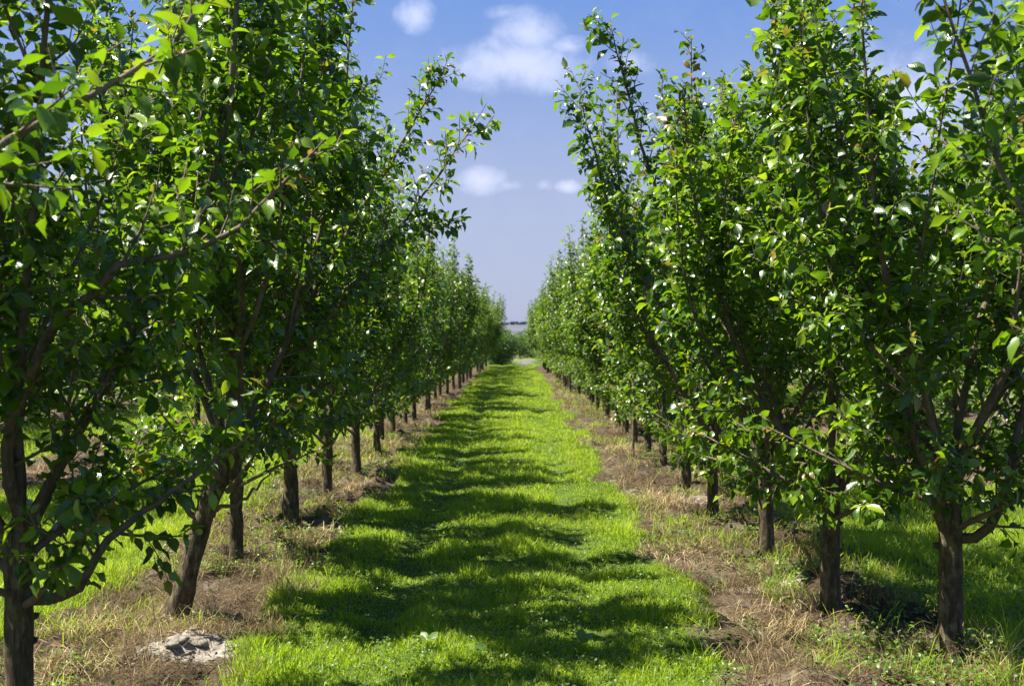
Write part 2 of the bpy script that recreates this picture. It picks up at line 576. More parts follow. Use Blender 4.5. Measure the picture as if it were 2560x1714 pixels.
# ------------------------------------------------------------------ leaves
def leaf_mesh(P, D, L, W, tint, young, r, droop=0.55, upmix=0.75, fold=0.22):
    """P base, D direction (n,3), L length, W width -> V,F4,F3,tint,young,uv ; folded, drooping ovate leaf"""
    n = len(P)
    D = D / np.linalg.norm(D, axis=1)[:, None]
    up = np.array([0, 0, 1.0]) * upmix + r.randn(n, 3) * 0.42
    S = np.cross(D, up)
    S /= np.linalg.norm(S, axis=1)[:, None] + 1e-9
    Nn = np.cross(S, D)
    f = np.array([0.0, 0.14, 0.36, 0.64, 0.88, 1.0])
    wv = np.array([0.0, 0.10, 0.86, 1.0, 0.42, 0.0])
    wv[1] = 0.06
    dr = (droop * (0.4 + 1.0 * r.rand(n)))
    wav = (r.rand(n) - 0.5) * 0.5
    pos = []
    for fi in f:
        ang = dr * fi
        c = P + D * (L * fi * np.cos(ang * 0.6))[:, None] - Nn * (L * fi * np.sin(ang) * 0.55)[:, None]
        pos.append(c)
    rows = [pos[0][:, None, :]]
    uvr = [np.array([[0.5, 0.0]])]
    for q in range(1, 5):
        hw = (W * 0.5 * wv[q])[:, None]
        lift = fold * (1 + 0.5 * math.sin(q * 2.1))
        lw = (lift + wav * math.sin(q * 2.5))[:, None]
        rw = (lift - wav * math.sin(q * 2.5))[:, None]
        rows.append(np.stack([pos[q] - S * hw + Nn * hw * lw * 2, pos[q], pos[q] + S * hw + Nn * hw * rw * 2], 1))
        uvr.append(np.array([[0.5 - 0.5 * wv[q], f[q]], [0.5, f[q]], [0.5 + 0.5 * wv[q], f[q]]]))
    rows.append(pos[5][:, None, :])
    uvr.append(np.array([[0.5, 1.0]]))
    V = np.concatenate(rows, 1)
    m = V.shape[1]     # 14
    b = (np.arange(n) * m)[:, None]
    F4l, F3l = [], []
    for q in range(3):
        o = 1 + q * 3
        F4l += [[o, o + 1, o + 4, o + 3], [o + 1, o + 2, o + 5, o + 4]]
    F3l += [[0, 2, 1], [0, 3, 2], [10, 11, 13], [11, 12, 13]]
    F4 = np.concatenate([b + np.array([q]) for q in F4l])
    F3 = np.concatenate([b + np.array([q]) for q in F3l])
    uv = np.tile(np.concatenate(uvr), (n, 1))
    return V.reshape(-1, 3), F4, F3, np.repeat(tint, m), np.repeat(young, m), uv


def tube(pts, rad, sides=6):
    pts = np.asarray(pts, dtype=float)
    n = len(pts)
    T = np.gradient(pts, axis=0)
    T /= np.linalg.norm(T, axis=1)[:, None] + 1e-9
    ref = np.array([1.0, 0, 0]) if abs(T[0][0]) < 0.8 else np.array([0, 1.0, 0])
    u = np.cross(T[0], ref)
    u /= np.linalg.norm(u)
    ang = np.arange(sides) * 2 * math.pi / sides
    V = []
    for i in range(n):
        u = u - T[i] * np.dot(u, T[i])
        u /= np.linalg.norm(u) + 1e-9
        w_ = np.cross(T[i], u)
        V.append(pts[i] + rad[i] * (np.cos(ang)[:, None] * u + np.sin(ang)[:, None] * w_))
    V = np.concatenate(V)
    F = []
    i, j = np.meshgrid(np.arange(n - 1), np.arange(sides), indexing='ij')
    a = i * sides + j
    b = i * sides + (j + 1) % sides
    F = np.stack([a, b, b + sides, a + sides], -1).reshape(-1, 4)
    V = np.concatenate([V, [pts[-1] + T[-1] * rad[-1]]])
    tip = len(V) - 1
    F3 = np.array([[(n - 1) * sides + q, (n - 1) * sides + (q + 1) % sides, tip] for q in range(sides)])
    return V, F, F3


def spline(wp, n):
    """Catmull-Rom through waypoints, n samples spread by length"""
    wp = np.asarray(wp, dtype=float)
    p = np.concatenate([[2 * wp[0] - wp[1]], wp, [2 * wp[-1] - wp[-2]]])
    out = []
    for i in range(1, len(p) - 2):
        for s in np.linspace(0, 1, 12, endpoint=False):
            a, b, c, d = p[i - 1], p[i], p[i + 1], p[i + 2]
            out.append(0.5 * ((2 * b) + (-a + c) * s + (2 * a - 5 * b + 4 * c - d) * s * s + (-a + 3 * b - 3 * c + d) * s ** 3))
    out.append(wp[-1])
    out = np.array(out)
    d = np.concatenate([[0], np.cumsum(np.linalg.norm(np.diff(out, axis=0), axis=1))])
    q = np.linspace(0, d[-1], n)
    return np.stack([np.interp(q, d, out[:, k]) for k in range(3)], 1), d[-1]


def grow(p0, d0, length, n, up, wig, r):
    p = np.array(p0, dtype=float)
    d = np.array(d0, dtype=float)
    d /= np.linalg.norm(d)
    pts = [p.copy()]
    st = length / (n - 1)
    for _ in range(n - 1):
        d = d + np.array([0, 0, up]) * st + r.randn(3) * wig * math.sqrt(st)
        d /= np.linalg.norm(d)
        p = p + d * st
        pts.append(p.copy())
    return np.array(pts)


def at_curve(pts, t):
    f = t * (len(pts) - 1)
    i = min(int(f), len(pts) - 2)
    s = f - i
    d = pts[i + 1] - pts[i]
    return pts[i] * (1 - s) + pts[i + 1] * s, d / (np.linalg.norm(d) + 1e-9)


def hull(p, c, lim):
    """pull points back towards the tree's axis so that the crown stays a narrow vase"""
    p = np.array(p)
    d = p[:, :2] - np.array(c)
    q = np.linalg.norm(d, axis=1) + 1e-9
    k0 = lim * 0.6
    q2 = np.where(q < k0, q, k0 + (lim - k0) * np.tanh((q - k0) / (lim - k0)))
    p[:, :2] = np.array(c) + d * (q2 / q)[:, None]
    return p


def build_tree(seed, height=4.1, trunk_h=0.75, trunk_r=0.07, lean=(0, 0), limbs=6, spread=1.0, extra=(), shoots=(),
               leaf=1.0, dens=0.88, low=0.62, lim=0.95, side_keep=None):
    """returns dict of mesh arrays; coordinates are relative to the tree's base.
    extra: explicit limbs [(waypoints, radius)]; shoots: leafy explicit limbs"""
    r = RS(seed)
    top = np.array([lean[0], lean[1], trunk_h])
    tp, _ = spline([[0, 0, -0.06], [lean[0] * 0.25 + r.randn() * 0.012, lean[1] * 0.25, trunk_h * 0.35],
                    [lean[0] * 0.62, lean[1] * 0.62 + r.randn() * 0.012, trunk_h * 0.7], top, top + np.array([lean[0] * 0.25, lean[1] * 0.25, 0.16])], 16)
    tt_ = np.linspace(0, 1, 16)
    tr = trunk_r * (1.0 + 0.38 * np.exp(-tt_ * 9) - 0.14 * tt_ + 0.10 * np.exp(-((tt_ - 0.82) / 0.1) ** 2))
    tr = tr * (1 + 0.035 * r.randn(16))
    tr[-1] *= 0.55
    tv, tf, tf3 = tube(tp, tr, 14)
    tv = tv + (vnoise(tv[:, 0] * 3 + tv[:, 1] * 5, tv[:, 2], 7, seed)[:, None] - 0.5) * 0.016
    ps = [(tv, tf, tf3, np.ones(len(tv)))]
    for q in range(3):      # pruning stubs and knots
        pz, pd = at_curve(tp, 0.35 + 0.5 * r.rand())
        a_ = r.rand() * 6.28
        dv = np.array([math.cos(a_), math.sin(a_), 0.45])
        kr = trunk_r * (0.20 + 0.16 * r.rand())
        kv, kf, kf3 = tube([pz + dv * trunk_r * 0.5, pz + dv * trunk_r * 0.9, pz + dv * (trunk_r * 0.95 + 0.006 + 0.012 * r.rand())], [kr * 1.5, kr * 1.15, kr], 9)
        ps.append((kv, kf, kf3, np.ones(len(kv))))
    tv, tf, tf3, tage = merge(ps)
    res = {'trunk': (tv, tf, tf3, tage), 'limbs': [], 'twigs': []}
    LP, LD, LL, LT, LY = [], [], [], [], []

    def leaves_on(pts, length, spacing, size, t0=0.05, red=0.0):
        n = max(2, int(length * (1 - t0) / spacing * dens))
        ph = r.rand() * 6.28
        ts = t0 + (1 - t0) * (np.arange(n) + r.rand(n) * 0.6) / n
        for q in range(n):
            p, d = at_curve(pts, min(ts[q], 0.999))
            a = ph + q * 2.4
            ref = np.array([0, 0, 1.0]) if abs(d[2]) < 0.9 else np.array([1.0, 0, 0])
            u = np.cross(d, ref)
            u /= np.linalg.norm(u)
            w_ = np.cross(u, d)
            rad = math.cos(a) * u + math.sin(a) * w_
            el = 0.45 + 0.55 * (ts[q] > 0.9) + 0.25 * r.rand()
            dd = d * el + rad * 0.95 + np.array([0, 0, -0.34]) + r.randn(3) * 0.15
            LP.append(p)
            LD.append(dd)
            sz = size * (0.52 + 0.68 * r.rand()) * (1 - 0.35 * (ts[q] > 0.93))
            LL.append(sz * (1.12 if r.rand() < 0.3 else 0.95))
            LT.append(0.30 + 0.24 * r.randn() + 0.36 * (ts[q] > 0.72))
            LY.append(red * r.rand() if ts[q] > 0.9 else 0.0)

    def spray(pts, length, rad, level, sh=1.0):
        """side shoots of a limb"""
        gap = (0.125 if sh == 1.0 else 0.075) if level == 0 else 0.12
        n = int(length / gap)
        for q in range(n):
            t = (0.14 if level == 0 else 0.2) + (0.86 if level == 0 else 0.75) * (q + r.rand()) / max(n, 1)
            t = min(t, 0.985)
            p, d = at_curve(pts, t)
            o = r.randn(3)
            o -= d * np.dot(o, d)
            o /= np.linalg.norm(o) + 1e-9
            out = np.array([p[0] - top[0], p[1] - top[1], 0])
            rr = np.linalg.norm(out) + 1e-6
            if level == 0:
                sl_ = (0.13 + 0.55 * (1 - t) ** 1.3) * (0.5 + 0.75 * r.rand()) * sh
                if sh != 1.0:
                    sl_ = 0.13 + 0.17 * r.rand()
                dd = d * (0.45 + 0.5 * t) + o * 0.8 + out / rr * 0.18 + np.array([0, 0, 0.10 if p[2] > 1.3 else -0.05])
            else:
                sl_ = (0.06 + 0.16 * (1 - t)) * (0.6 + 0.8 * r.rand())
                dd = d * 0.6 + o * 0.9 + np.array([0, 0, 0.15])
            pr = rad * (1 - 0.8 * t)
            sp = grow(p, dd, sl_, 6 if level == 0 else 4, 0.7, 0.35, r)
            if level == 0 and sp[:, 2].min() < low:
                continue
            r0 = min(pr * 0.6, 0.0085) if level == 0 else 0.003
            res['twigs'].append((sp, np.linspace(max(r0, 0.003), 0.0018, len(sp))))
            leaves_on(sp, sl_, 0.025, 0.104 * leaf, 0.12, 0.55 if r.rand() < 0.22 else 0.0)
            if level == 0:
                spray(sp, sl_, r0, 1)
        # spur leaves straight on the limb
        if level == 0:
            leaves_on(pts, length, 0.021, 0.092 * leaf, 0.22, 0.8)

    n = limbs
    a0 = r.rand() * 6.28
    lm = []
    for k in range(n):
        az = a0 + k * 2 * math.pi / n + r.randn() * 0.22
        if side_keep is not None and not side_keep(math.cos(az), math.sin(az)):
            continue
        inner = (k % 3 == 2)
        el = math.radians((76 if inner else 60) + r.randn() * 5)
        d0 = np.array([math.cos(az) * math.cos(el), math.sin(az) * math.cos(el), math.sin(el)])
        st = top + np.array([math.cos(az), math.sin(az), 0]) * trunk_r * 0.35 + np.array([0, 0, r.uniform(-0.16, 0.12)])
        L = (height - trunk_h) * (1.0 if inner else 1.06) * (0.76 + 0.32 * r.rand())
        d0[:2] *= spread
        lm.append((hull(grow(st, d0, L, 14, 0.20, 0.11, r), top[:2], lim), L, trunk_r * (0.27 + 0.12 * r.rand())))
    # low drooping side branches that fill the crown's skirt
    for k in range(5):
        az = k * 1.26 + r.rand() * 0.7
        if side_keep is not None and not side_keep(math.cos(az), math.sin(az)):
            continue
        L = 0.75 + 0.35 * r.rand()
        d0 = np.array([math.cos(az), math.sin(az), 0.55])
        st = top * 0.98 + np.array([0, 0, -0.05 * k])
        lm.append((grow(st, d0, L, 9, 0.05, 0.2, r), L, trunk_r * 0.25))
    for (wp, rad) in list(extra) + list(shoots):
        p_, L = spline(wp, 16)
        p_[2:-1] += r.randn(13, 3) * 0.008
        lm.append((p_, L, rad))
    n_auto = len(lm) - len(extra) - len(shoots)
    for qi, (p_, L, rad) in enumerate(lm):
        q_auto = qi < n_auto
        t = np.linspace(0, 1, len(p_))
        rd = rad * (1 - t) ** 0.8 + 0.0028
        res['limbs'].append(tube(p_, rd, 8) + (rd,))
        # forks
        if L > 1.6 and q_auto:
            for q in range(3):
                tq = 0.16 + 0.17 * q + 0.1 * r.rand()
                pp, d = at_curve(p_, tq)
                o = r.randn(3)
                o[2] *= 0.3
                o -= d * np.dot(o, d)
                o /= np.linalg.norm(o)
                fl = L * (1 - tq) * (0.62 + 0.38 * r.rand())
                fp = grow(pp, d + o * 0.42, fl, 10, 0.34, 0.12, r)
                fr = rad * (1 - tq) * 0.62
                fp[1:] = hull(fp, top[:2], lim * 1.12)[1:] if q_auto else fp[1:]
                res['twigs'].append((fp, fr * (1 - np.linspace(0, 1, 10)) ** 0.8 + 0.0025))
                spray(fp, fl, fr, 0)
        spray(p_, L, rad, 0, 1.0 if qi < n_auto + len(extra) else 0.8)
    LP, LD = np.array(LP), np.array(LD)
    LL, LT, LY = np.array(LL), np.array(LT), np.array(LY)
    ok = LP[:, 2] > low - 0.08
    LP, LD, LL, LT, LY = LP[ok], LD[ok], LL[ok], LT[ok], LY[ok]
    LT = np.clip(LT, 0, 1)
    W = LL * (0.37 + 0.12 * r.rand(len(LL)))
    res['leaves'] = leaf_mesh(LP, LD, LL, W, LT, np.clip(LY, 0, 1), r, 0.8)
    return res


def tree_meshes(res, split):
    """meshes: trunk, limbs (list), crown (leafy shoots)"""
    out = {}
    v, f, f3, age = res['trunk']
    limbs = []
    if split:
        out['trunk'] = make_mesh('trunk', v, f, f3, M_BARK, {'age': age})
        for (lv, lf, lf3, rd) in res['limbs']:
            ag = np.clip((np.append(np.repeat(rd, 8), rd[-1]) - 0.012) / 0.02, 0, 1)
            limbs.append(make_mesh('limb', lv, lf, lf3, M_BARK, {'age': ag}))
    else:
        ps = [(v, f, f3, age)]
        for (lv, lf, lf3, rd) in res['limbs']:
            ps.append((lv, lf, lf3, np.clip((np.append(np.repeat(rd, 8), rd[-1]) - 0.012) / 0.02, 0, 1)))
        a_, b_, c_, d_ = merge(ps)
        out['trunk'] = make_mesh('trunk', a_, b_, c_, M_BARK, {'age': d_})
    out['limbs'] = limbs
    # crown = leaves + twigs, two material slots
    lv, l4, l3, lt, ly, luv = res['leaves']
    tw = []
    for (p_, rd) in res['twigs']:
        tv, tf, tf3 = tube(p_, rd, 4)
        tw.append((tv, tf, tf3, np.zeros(len(tv))))
    tv, t4, t3, tz = merge(tw)
    n0 = len(lv)
    V_ = np.concatenate([lv, tv])
    F4_ = np.concatenate([l4, t4 + n0])
    F3_ = np.concatenate([l3, t3 + n0])
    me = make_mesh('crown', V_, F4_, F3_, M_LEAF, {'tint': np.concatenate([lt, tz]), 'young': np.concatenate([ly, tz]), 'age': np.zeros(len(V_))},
                   np.concatenate([luv, np.zeros((len(tv), 2))]))
    me.materials.append(M_BARK)
    mi = np.concatenate([np.zeros(len(l4), int), np.ones(len(t4), int), np.zeros(len(l3), int), np.ones(len(t3), int)]).astype(np.int32)
    me.polygons.foreach_set('material_index', mi)
    out['crown'] = me
    return out


def place_tree(ms, x, y, rz, label, group, scale=1.0, sink=0.0):
    root = bpy.data.objects.new('fruit_tree', None)
    COL.objects.link(root)
    root.empty_display_size = 0.3
    root.location = (x, y, gz(x, y) - sink)
    root.rotation_euler = (0, 0, rz)
    root.scale = (scale,) * 3
    tag(root, label, 'fruit tree', group)
    link('trunk', ms['trunk'], root)
    for m_ in ms['limbs']:
        link('limb', m_, root)
    link('crown', ms['crown'], root)
    return root


G_L = 'fruit trees of the row along the left side of the grass path'
G_R = 'fruit trees of the row along the right side of the grass path'


def rel(x, y, pts):
    return [[p[0] - x, p[1] - y, p[2]] for p in pts]


inward_l = lambda c, s: not (c > 0.2)      # keep limbs that do not reach over the path
inward_r = lambda c, s: not (c < -0.2)

NEAR = [
    # x, y, args, label
    (-2.35, 2.75, dict(seed=1, spread=0.8, limbs=6, side_keep=inward_l,
                       extra=[(rel(-2.35, 2.75, [(-2.3, 2.75, 0.8), (-1.95, 3.0, 1.7), (-1.58, 3.25, 2.25), (-1.05, 3.4, 2.62), (-0.85, 3.45, 2.95)]), 0.022)]),
     'closest left tree, its trunk out of sight, its big leaves at the top left corner', G_L),
    (-2.08, 4.76, dict(seed=2, low=0.74, dens=1.05, trunk_h=0.80, trunk_r=0.062, limbs=6, spread=1.0,
                       extra=[(rel(-2.08, 4.76, [(-2.02, 4.76, 0.62), (-1.84, 4.70, 0.66), (-1.66, 4.7, 0.90), (-1.38, 4.75, 1.12), (-1.1, 4.8, 1.32)]), 0.022),
                              (rel(-2.08, 4.76, [(-2.05, 4.76, 0.85), (-2.0, 4.5, 1.4), (-1.55, 4.3, 1.95), (-1.15, 4.3, 2.07), (-0.85, 4.2, 2.28), (-0.70, 4.2, 2.45)]), 0.028)]),
     'thick dark-trunked tree at the left edge with a low bare limb curving upward', G_L),
    (-2.08, 6.90, dict(seed=3, dens=1.05, height=4.5, low=0.98, trunk_h=1.02, trunk_r=0.066, lean=(0.34, 0.0), limbs=6,
                       extra=[(rel(-2.08, 6.9, [(-1.90, 6.9, 0.62), (-1.98, 6.85, 0.70), (-2.06, 6.8, 0.86), (-2.10, 6.75, 1.1)]), 0.018),
                              (rel(-2.08, 6.9, [(-1.84, 6.9, 0.68), (-1.66, 6.9, 0.74), (-1.45, 6.9, 0.95)]), 0.012)]),
     'tree with the strongly leaning trunk beside the white soil on the left', G_L),
    (-2.15, 8.76, dict(seed=4, height=4.55, low=0.8, trunk_h=0.80, trunk_r=0.052, limbs=6,
                       shoots=[(rel(-2.15, 8.76, [(-2.1, 8.7, 0.9), (-1.6, 8.5, 1.6), (-1.05, 8.35, 2.28), (-0.62, 8.15, 2.82), (-0.30, 8.05, 3.22)]), 0.020),
                               (rel(-2.15, 8.76, [(-2.1, 8.76, 0.9), (-1.5, 8.8, 2.2), (-0.95, 8.9, 3.15), (-0.56, 9.0, 3.85)]), 0.024),
                               (rel(-2.15, 8.76, [(-2.1, 8.76, 0.9), (-1.5, 8.8, 1.9), (-1.0, 8.9, 2.40), (-0.55, 9.0, 2.70)]), 0.016)]),
     'slender-trunked third tree of the left row, half hidden behind the leaning one', G_L),
    (-2.11, 10.66, dict(seed=5, height=4.4, low=0.75, trunk_h=0.78, trunk_r=0.070, limbs=7), 'fourth trunk from the left edge, stout, straight and dark above brown dead grass', G_L),
    (-2.08, 12.6, dict(seed=6, low=0.78, trunk_h=0.72, trunk_r=0.058, limbs=6), 'left-row tree with a straight trunk right behind the stout dark one', G_L),
    (2.45, 3.75, dict(seed=11, spread=0.8, limbs=9, dens=1.05, side_keep=lambda c, s: not (c < -0.35),
                      extra=[(rel(2.45, 3.75, [(2.4, 3.75, 0.9), (2.0, 3.75, 1.7), (1.62, 3.75, 2.3), (1.35, 3.75, 3.1)]), 0.015)]),
     'closest right tree, trunk outside the picture, big bright leaves along the right edge', G_R),
    (2.33, 6.10, dict(seed=12, low=0.58, dens=1.05, trunk_h=0.88, trunk_r=0.064, limbs=6,
                      extra=[(rel(2.33, 6.1, [(2.36, 6.1, 0.62), (2.50, 6.05, 0.66), (2.60, 6.0, 0.95), (2.68, 6.0, 1.3), (2.9, 6.0, 1.9)]), 0.028),
                             (rel(2.33, 6.1, [(2.30, 6.1, 0.66), (2.20, 6.0, 0.85), (2.10, 5.95, 1.15), (1.95, 5.9, 1.8), (1.75, 5.8, 2.8)]), 0.024)]),
     'nearest whole tree on the right, forking low into several limbs above green weeds', G_R),
    (1.96, 7.05, dict(seed=13, low=0.58, dens=1.0, trunk_h=0.80, trunk_r=0.060, limbs=6), 'straight dark-trunked tree second from the right edge', G_R),
    (1.96, 8.95, dict(seed=14, low=0.72, trunk_h=0.74, trunk_r=0.062, limbs=6,
                      shoots=[(rel(1.96, 8.95, [(1.9, 8.9, 0.9), (1.3, 8.3, 1.7), (0.85, 8.05, 2.25), (0.60, 8.0, 2.9), (0.46, 8.0, 3.5)]), 0.018),
                              (rel(1.96, 8.95, [(1.9, 8.9, 0.9), (1.4, 8.8, 2.1), (1.0, 8.7, 3.1), (0.72, 8.6, 4.1)]), 0.024)]),
     'right-row tree with its trunk lit on one side, next to white soil crumbs', G_R),
    (1.88, 10.8, dict(seed=15, low=0.72, trunk_h=0.76, trunk_r=0.056, limbs=6), 'right-row tree whose dark trunk stands beside the pale tuft of dry grass', G_R),
    (1.92, 12.75, dict(seed=16, low=0.75, trunk_h=0.72, trunk_r=0.052, limbs=6), 'right-row tree standing just past the pale tuft of dry grass', G_R),
]
for (x, y, kw, lab, grp) in NEAR:
    place_tree(tree_meshes(build_tree(**kw), True), x, y, 0.0, lab, grp)

GEN = [tree_meshes(build_tree(50 + q, height=4.0 + 0.12 * (q % 3), trunk_h=0.70 + 0.03 * (q % 4), trunk_r=0.056 + 0.003 * (q % 3), low=0.70, lim=1.0,
                              limbs=6 + q % 2), False) for q in range(8)]
ORD = ['sixth', 'seventh', 'eighth', 'ninth', 'tenth', 'eleventh', 'twelfth']
rr = random.Random(5)
for (rx, ystart, side, grp) in ((-2.07, 14.5, 'left', G_L), (1.92, 14.6, 'right', G_R)):
    y = ystart
    k = 0
    while y < ORCH_END - 0.5:
        if k < len(ORD):
            lab = '%s tree of the %s row, counted from the camera' % (ORD[k] if side == 'left' else ORD[k - 1] if k else 'fifth', side)
        elif y > 62.5:
            lab = 'last small tree at the far end of the %s row, by the gravel track' % side
        else:
            lab = 'small distant tree in the far end of the %s row, merged with its neighbours' % side
        place_tree(GEN[rr.randrange(8)], rx + rr.uniform(-0.1, 0.1) - (0.14 if rx > 0 else -0.14) * (y > 32) - (0.2 if rx > 0 else -0.2) * (y > 52), y, rr.uniform(0, 6.28), lab, grp, rr.uniform(0.80, 1.0) if rx < 0 else rr.uniform(0.78, 0.94))
        y += 1.9 + rr.uniform(-0.14, 0.14)
        k += 1
for (rx, ystart, lab, grp) in ((-6.1, 3.0, 'fruit tree in the next row to the left, half hidden behind the left row', 'fruit trees of the next row to the left'),  # row's nearest trees stand out of view, added for the shade they cast
                               (5.95, 9.5, 'fruit tree in the next row to the right, half hidden behind the right row', 'fruit trees of the next row to the right'),
                               (-10.1, 18.0, 'fruit tree two rows over to the left, glimpsed through nearer crowns', 'fruit trees two rows over to the left'),
                               (9.95, 19.0, 'fruit tree two rows over to the right, glimpsed through nearer crowns', 'fruit trees two rows over to the right')):
    y = ystart
    while y < ORCH_END - 1:
        place_tree(GEN[rr.randrange(8)], rx + rr.uniform(-0.12, 0.12), y, rr.uniform(0, 6.28), lab, grp, rr.uniform(0.93, 1.05))
        y += 2.0 + rr.uniform(-0.15, 0.15)


# ------------------------------------------------------------------ weeds (broad-leaved) on the strips and lanes
def rosettes(cx, cy, seed, nl, size, rise):
    r = RS(seed)
    P, D, L, T = [], [], [], []
    z = ground_h(cx, cy)
    for q in range(len(cx)):
        k = r.randint(nl[0], nl[1])
        hh = rise * (0.4 + r.rand())
        base_t = 0.25 + 0.5 * r.rand()
        for j in range(k):
            a = j * 2.4 + r.rand()
            lv = r.rand()
            P.append((cx[q] + math.cos(a) * 0.015, cy[q] + math.sin(a) * 0.015, z[q] + hh * lv))
            D.append((math.cos(a), math.sin(a), 0.25 + 0.8 * lv))
            L.append(size * (0.6 + 0.7 * r.rand()) * (1 - 0.3 * lv))
            T.append(base_t + 0.12 * r.randn())
    P, D, L, T = np.array(P), np.array(D), np.array(L), np.clip(np.array(T), 0, 1)
    v, f4, f3, t_, y_, uv = leaf_mesh(P, D, L, L * 0.55, T, np.zeros(len(P)), r, 0.8, 1.0, 0.15)
    return v, f4, f3, t_


r = RS(700)
parts = []
n = 1500
cx = 1.1 + 2.4 * r.rand(n); cy = 5.2 + 3.6 * r.rand(n) ** 1.3
kp = (r.rand(n) < sstep(fbm(cx, cy, 1.1, 801, 3), 0.40, 0.6) * (0.12 + 0.88 * (cx > 1.7)) + 0.6 * (cx > 1.75) * (cy < 6.6))
parts.append(rosettes(cx[kp], cy[kp], 701, (6, 12), 0.042, 0.09))
n = 1700
cx = -2.9 + 1.6 * r.rand(n); cy = sample_y(r, n, 5.2, 26, 1.2)
kp = r.rand(n) < sstep(fbm(cx, cy, 1.2, 811, 3), 0.5, 0.64)
parts.append(rosettes(cx[kp], cy[kp], 702, (5, 10), 0.04, 0.08))
n = 1400
cx = 1.15 + 1.5 * r.rand(n); cy = sample_y(r, n, 8, 45, 1.2)
kp = r.rand(n) < sstep(fbm(cx, cy, 1.2, 821, 3), 0.53, 0.66)
parts.append(rosettes(cx[kp], cy[kp], 703, (5, 10), 0.05, 0.10))
n = 2400
cx = -1.3 + 2.4 * r.rand(n); cy = sample_y(r, n, 5.2, 16, 2.0)
parts.append(rosettes(cx, cy, 704, (4, 8), 0.030, 0.05))
v, a, b, tt = merge(parts)
tag(link('weeds', make_mesh('weeds', v, a, b, M_WEED, {'tint': tt})), 'low broad-leaved green weeds and clover among the grass and dead straw', 'weeds', kind='stuff')

# long grass standing in the strips
parts = []
r = RS(720)
for (x0, x1, ya, yb, n, hh, sd) in ((1.65, 3.3, 5.2, 9.0, 8000, 0.17, 1), (-2.9, -1.3, 5.3, 30, 9000, 0.15, 2), (1.15, 2.7, 9.0, 45, 9000, 0.15, 3)):
    ys = sample_y(r, n, ya, yb, 1.3)
    xs = x0 + r.rand(n) * (x1 - x0)
    kp = r.rand(n) < sstep(fbm(xs, ys, 1.7, 830 + sd, 3), 0.46, 0.62)
    xs, ys = xs[kp], ys[kp]
    m = len(xs)
    parts.append(blades(xs, ys, hh * (0.4 + 0.9 * r.rand(m)), 0.0045 * np.clip(ys / 8, 1, 3) ** 0.8, 0.25 + 0.5 * r.rand(m) + 0.2 * (r.rand(m) < 0.1), 840 + sd, 0.4, 0.05, 0.9))
# tall arching tufts
for (tx, ty, hh, m) in ((1.55, 5.75, 0.26, 26), (1.75, 6.2, 0.30, 24), (2.05, 5.75, 0.32, 20), (2.45, 5.6, 0.42, 26), (2.3, 5.35, 0.30, 24), (2.6, 5.9, 0.4, 16),
                        (1.45, 10.2, 0.26, 30), (-1.6, 8.1, 0.2, 30), (-2.6, 6.6, 0.22, 30), (-2.75, 7.6, 0.3, 26), (-1.2, 5.8, 0.16, 40), (-1.15, 5.5, 0.17, 40), (1.0, 5.9, 0.17, 50), (1.1, 6.6, 0.17, 50)):
    parts.append(blades(tx + r.randn(m) * 0.05, ty + r.randn(m) * 0.05, hh * (0.5 + 0.6 * r.rand(m)), np.full(m, 0.005), 0.45 + 0.4 * r.rand(m), int(900 + tx * 10 + ty * 7), 0.35, 0.1, 0.9))
v, a, b, tt = merge(parts)
tag(link('tall_grass', make_mesh('tall_grass', v, a, b, M_GRASS, {'tint': tt})), 'longer loose grass standing in tufts along the tree rows', 'tall grass', kind='stuff')

# ------------------------------------------------------------------ pale clay clods
m, t, out = new_mat('clay_clod')
tcn = t.nodes.new('ShaderNodeTexCoord')
n1 = noise(t, tcn.outputs['Object'], 26.0, 6.0, 0.7)
bb = bsdf(t, ramp(t, n1, [(0.3, (0.10, 0.085, 0.07)), (0.55, (0.25, 0.23, 0.20)), (0.8, (0.38, 0.36, 0.33))]), 0.95, 0.1)
bump(t, n1, 1.0, 0.02, bb)
t.links.new(bb.outputs[0], out.inputs[0])
M_CLAY = m


def clod_heap(x, y, rx_, ry_, n, smin, smax, seed, label):
    r = RS(seed)
    import bmesh
    bm = bmesh.new()
    bmesh.ops.create_icosphere(bm, subdivisions=3, radius=1.0)
    bv = np.array([q.co[:] for q in bm.verts])
    bf = np.array([[q.index for q in f.verts] for f in bm.faces])
    bm.free()
    root = bpy.data.objects.new('soil_heap', None)
    COL.objects.link(root)
    root.location = (x, y, gz(x, y))
    tag(root, label, 'soil heap', 'heaps of pale clay')
    for q in range(n):
        a_, d_ = r.rand() * 6.28, math.sqrt(r.rand())
        px, py = math.cos(a_) * d_ * rx_, math.sin(a_) * d_ * ry_
        s = smin + (smax - smin) * r.rand() ** 2.2 * (1.1 - d_)
        vv_ = bv * (1 + 0.9 * (fbm(bv[:, 0] * 1.7 + bv[:, 2] + q * 7, bv[:, 1] * 1.7 - bv[:, 2] + q, 1.3, seed, 4) - 0.5))[:, None]
        vv_ = vv_ * np.array([1, 0.8 + 0.4 * r.rand(), 0.28 + 0.25 * r.rand()]) * s
        z_ = gz(x + px, y + py) - gz(x, y)
        c = link('clod', make_mesh('clod', vv_, np.zeros((0, 4), int), bf, M_CLAY), root)
        c.location = (px, py, z_ + s * 0.04)
        c.rotation_euler = (0, 0, r.rand() * 6.28)


clod_heap(-1.74, 6.08, 0.40, 0.26, 90, 0.006, 0.07, 950, 'largest heap of white clay, left strip near the bottom edge')
clod_heap(-1.93, 7.02, 0.30, 0.12, 34, 0.006, 0.04, 951, 'white clay crumbs at the foot of the leaning trunk')
clod_heap(1.82, 7.95, 0.30, 0.12, 36, 0.006, 0.045, 952, 'white clay crumbs between the trunks on the right strip')


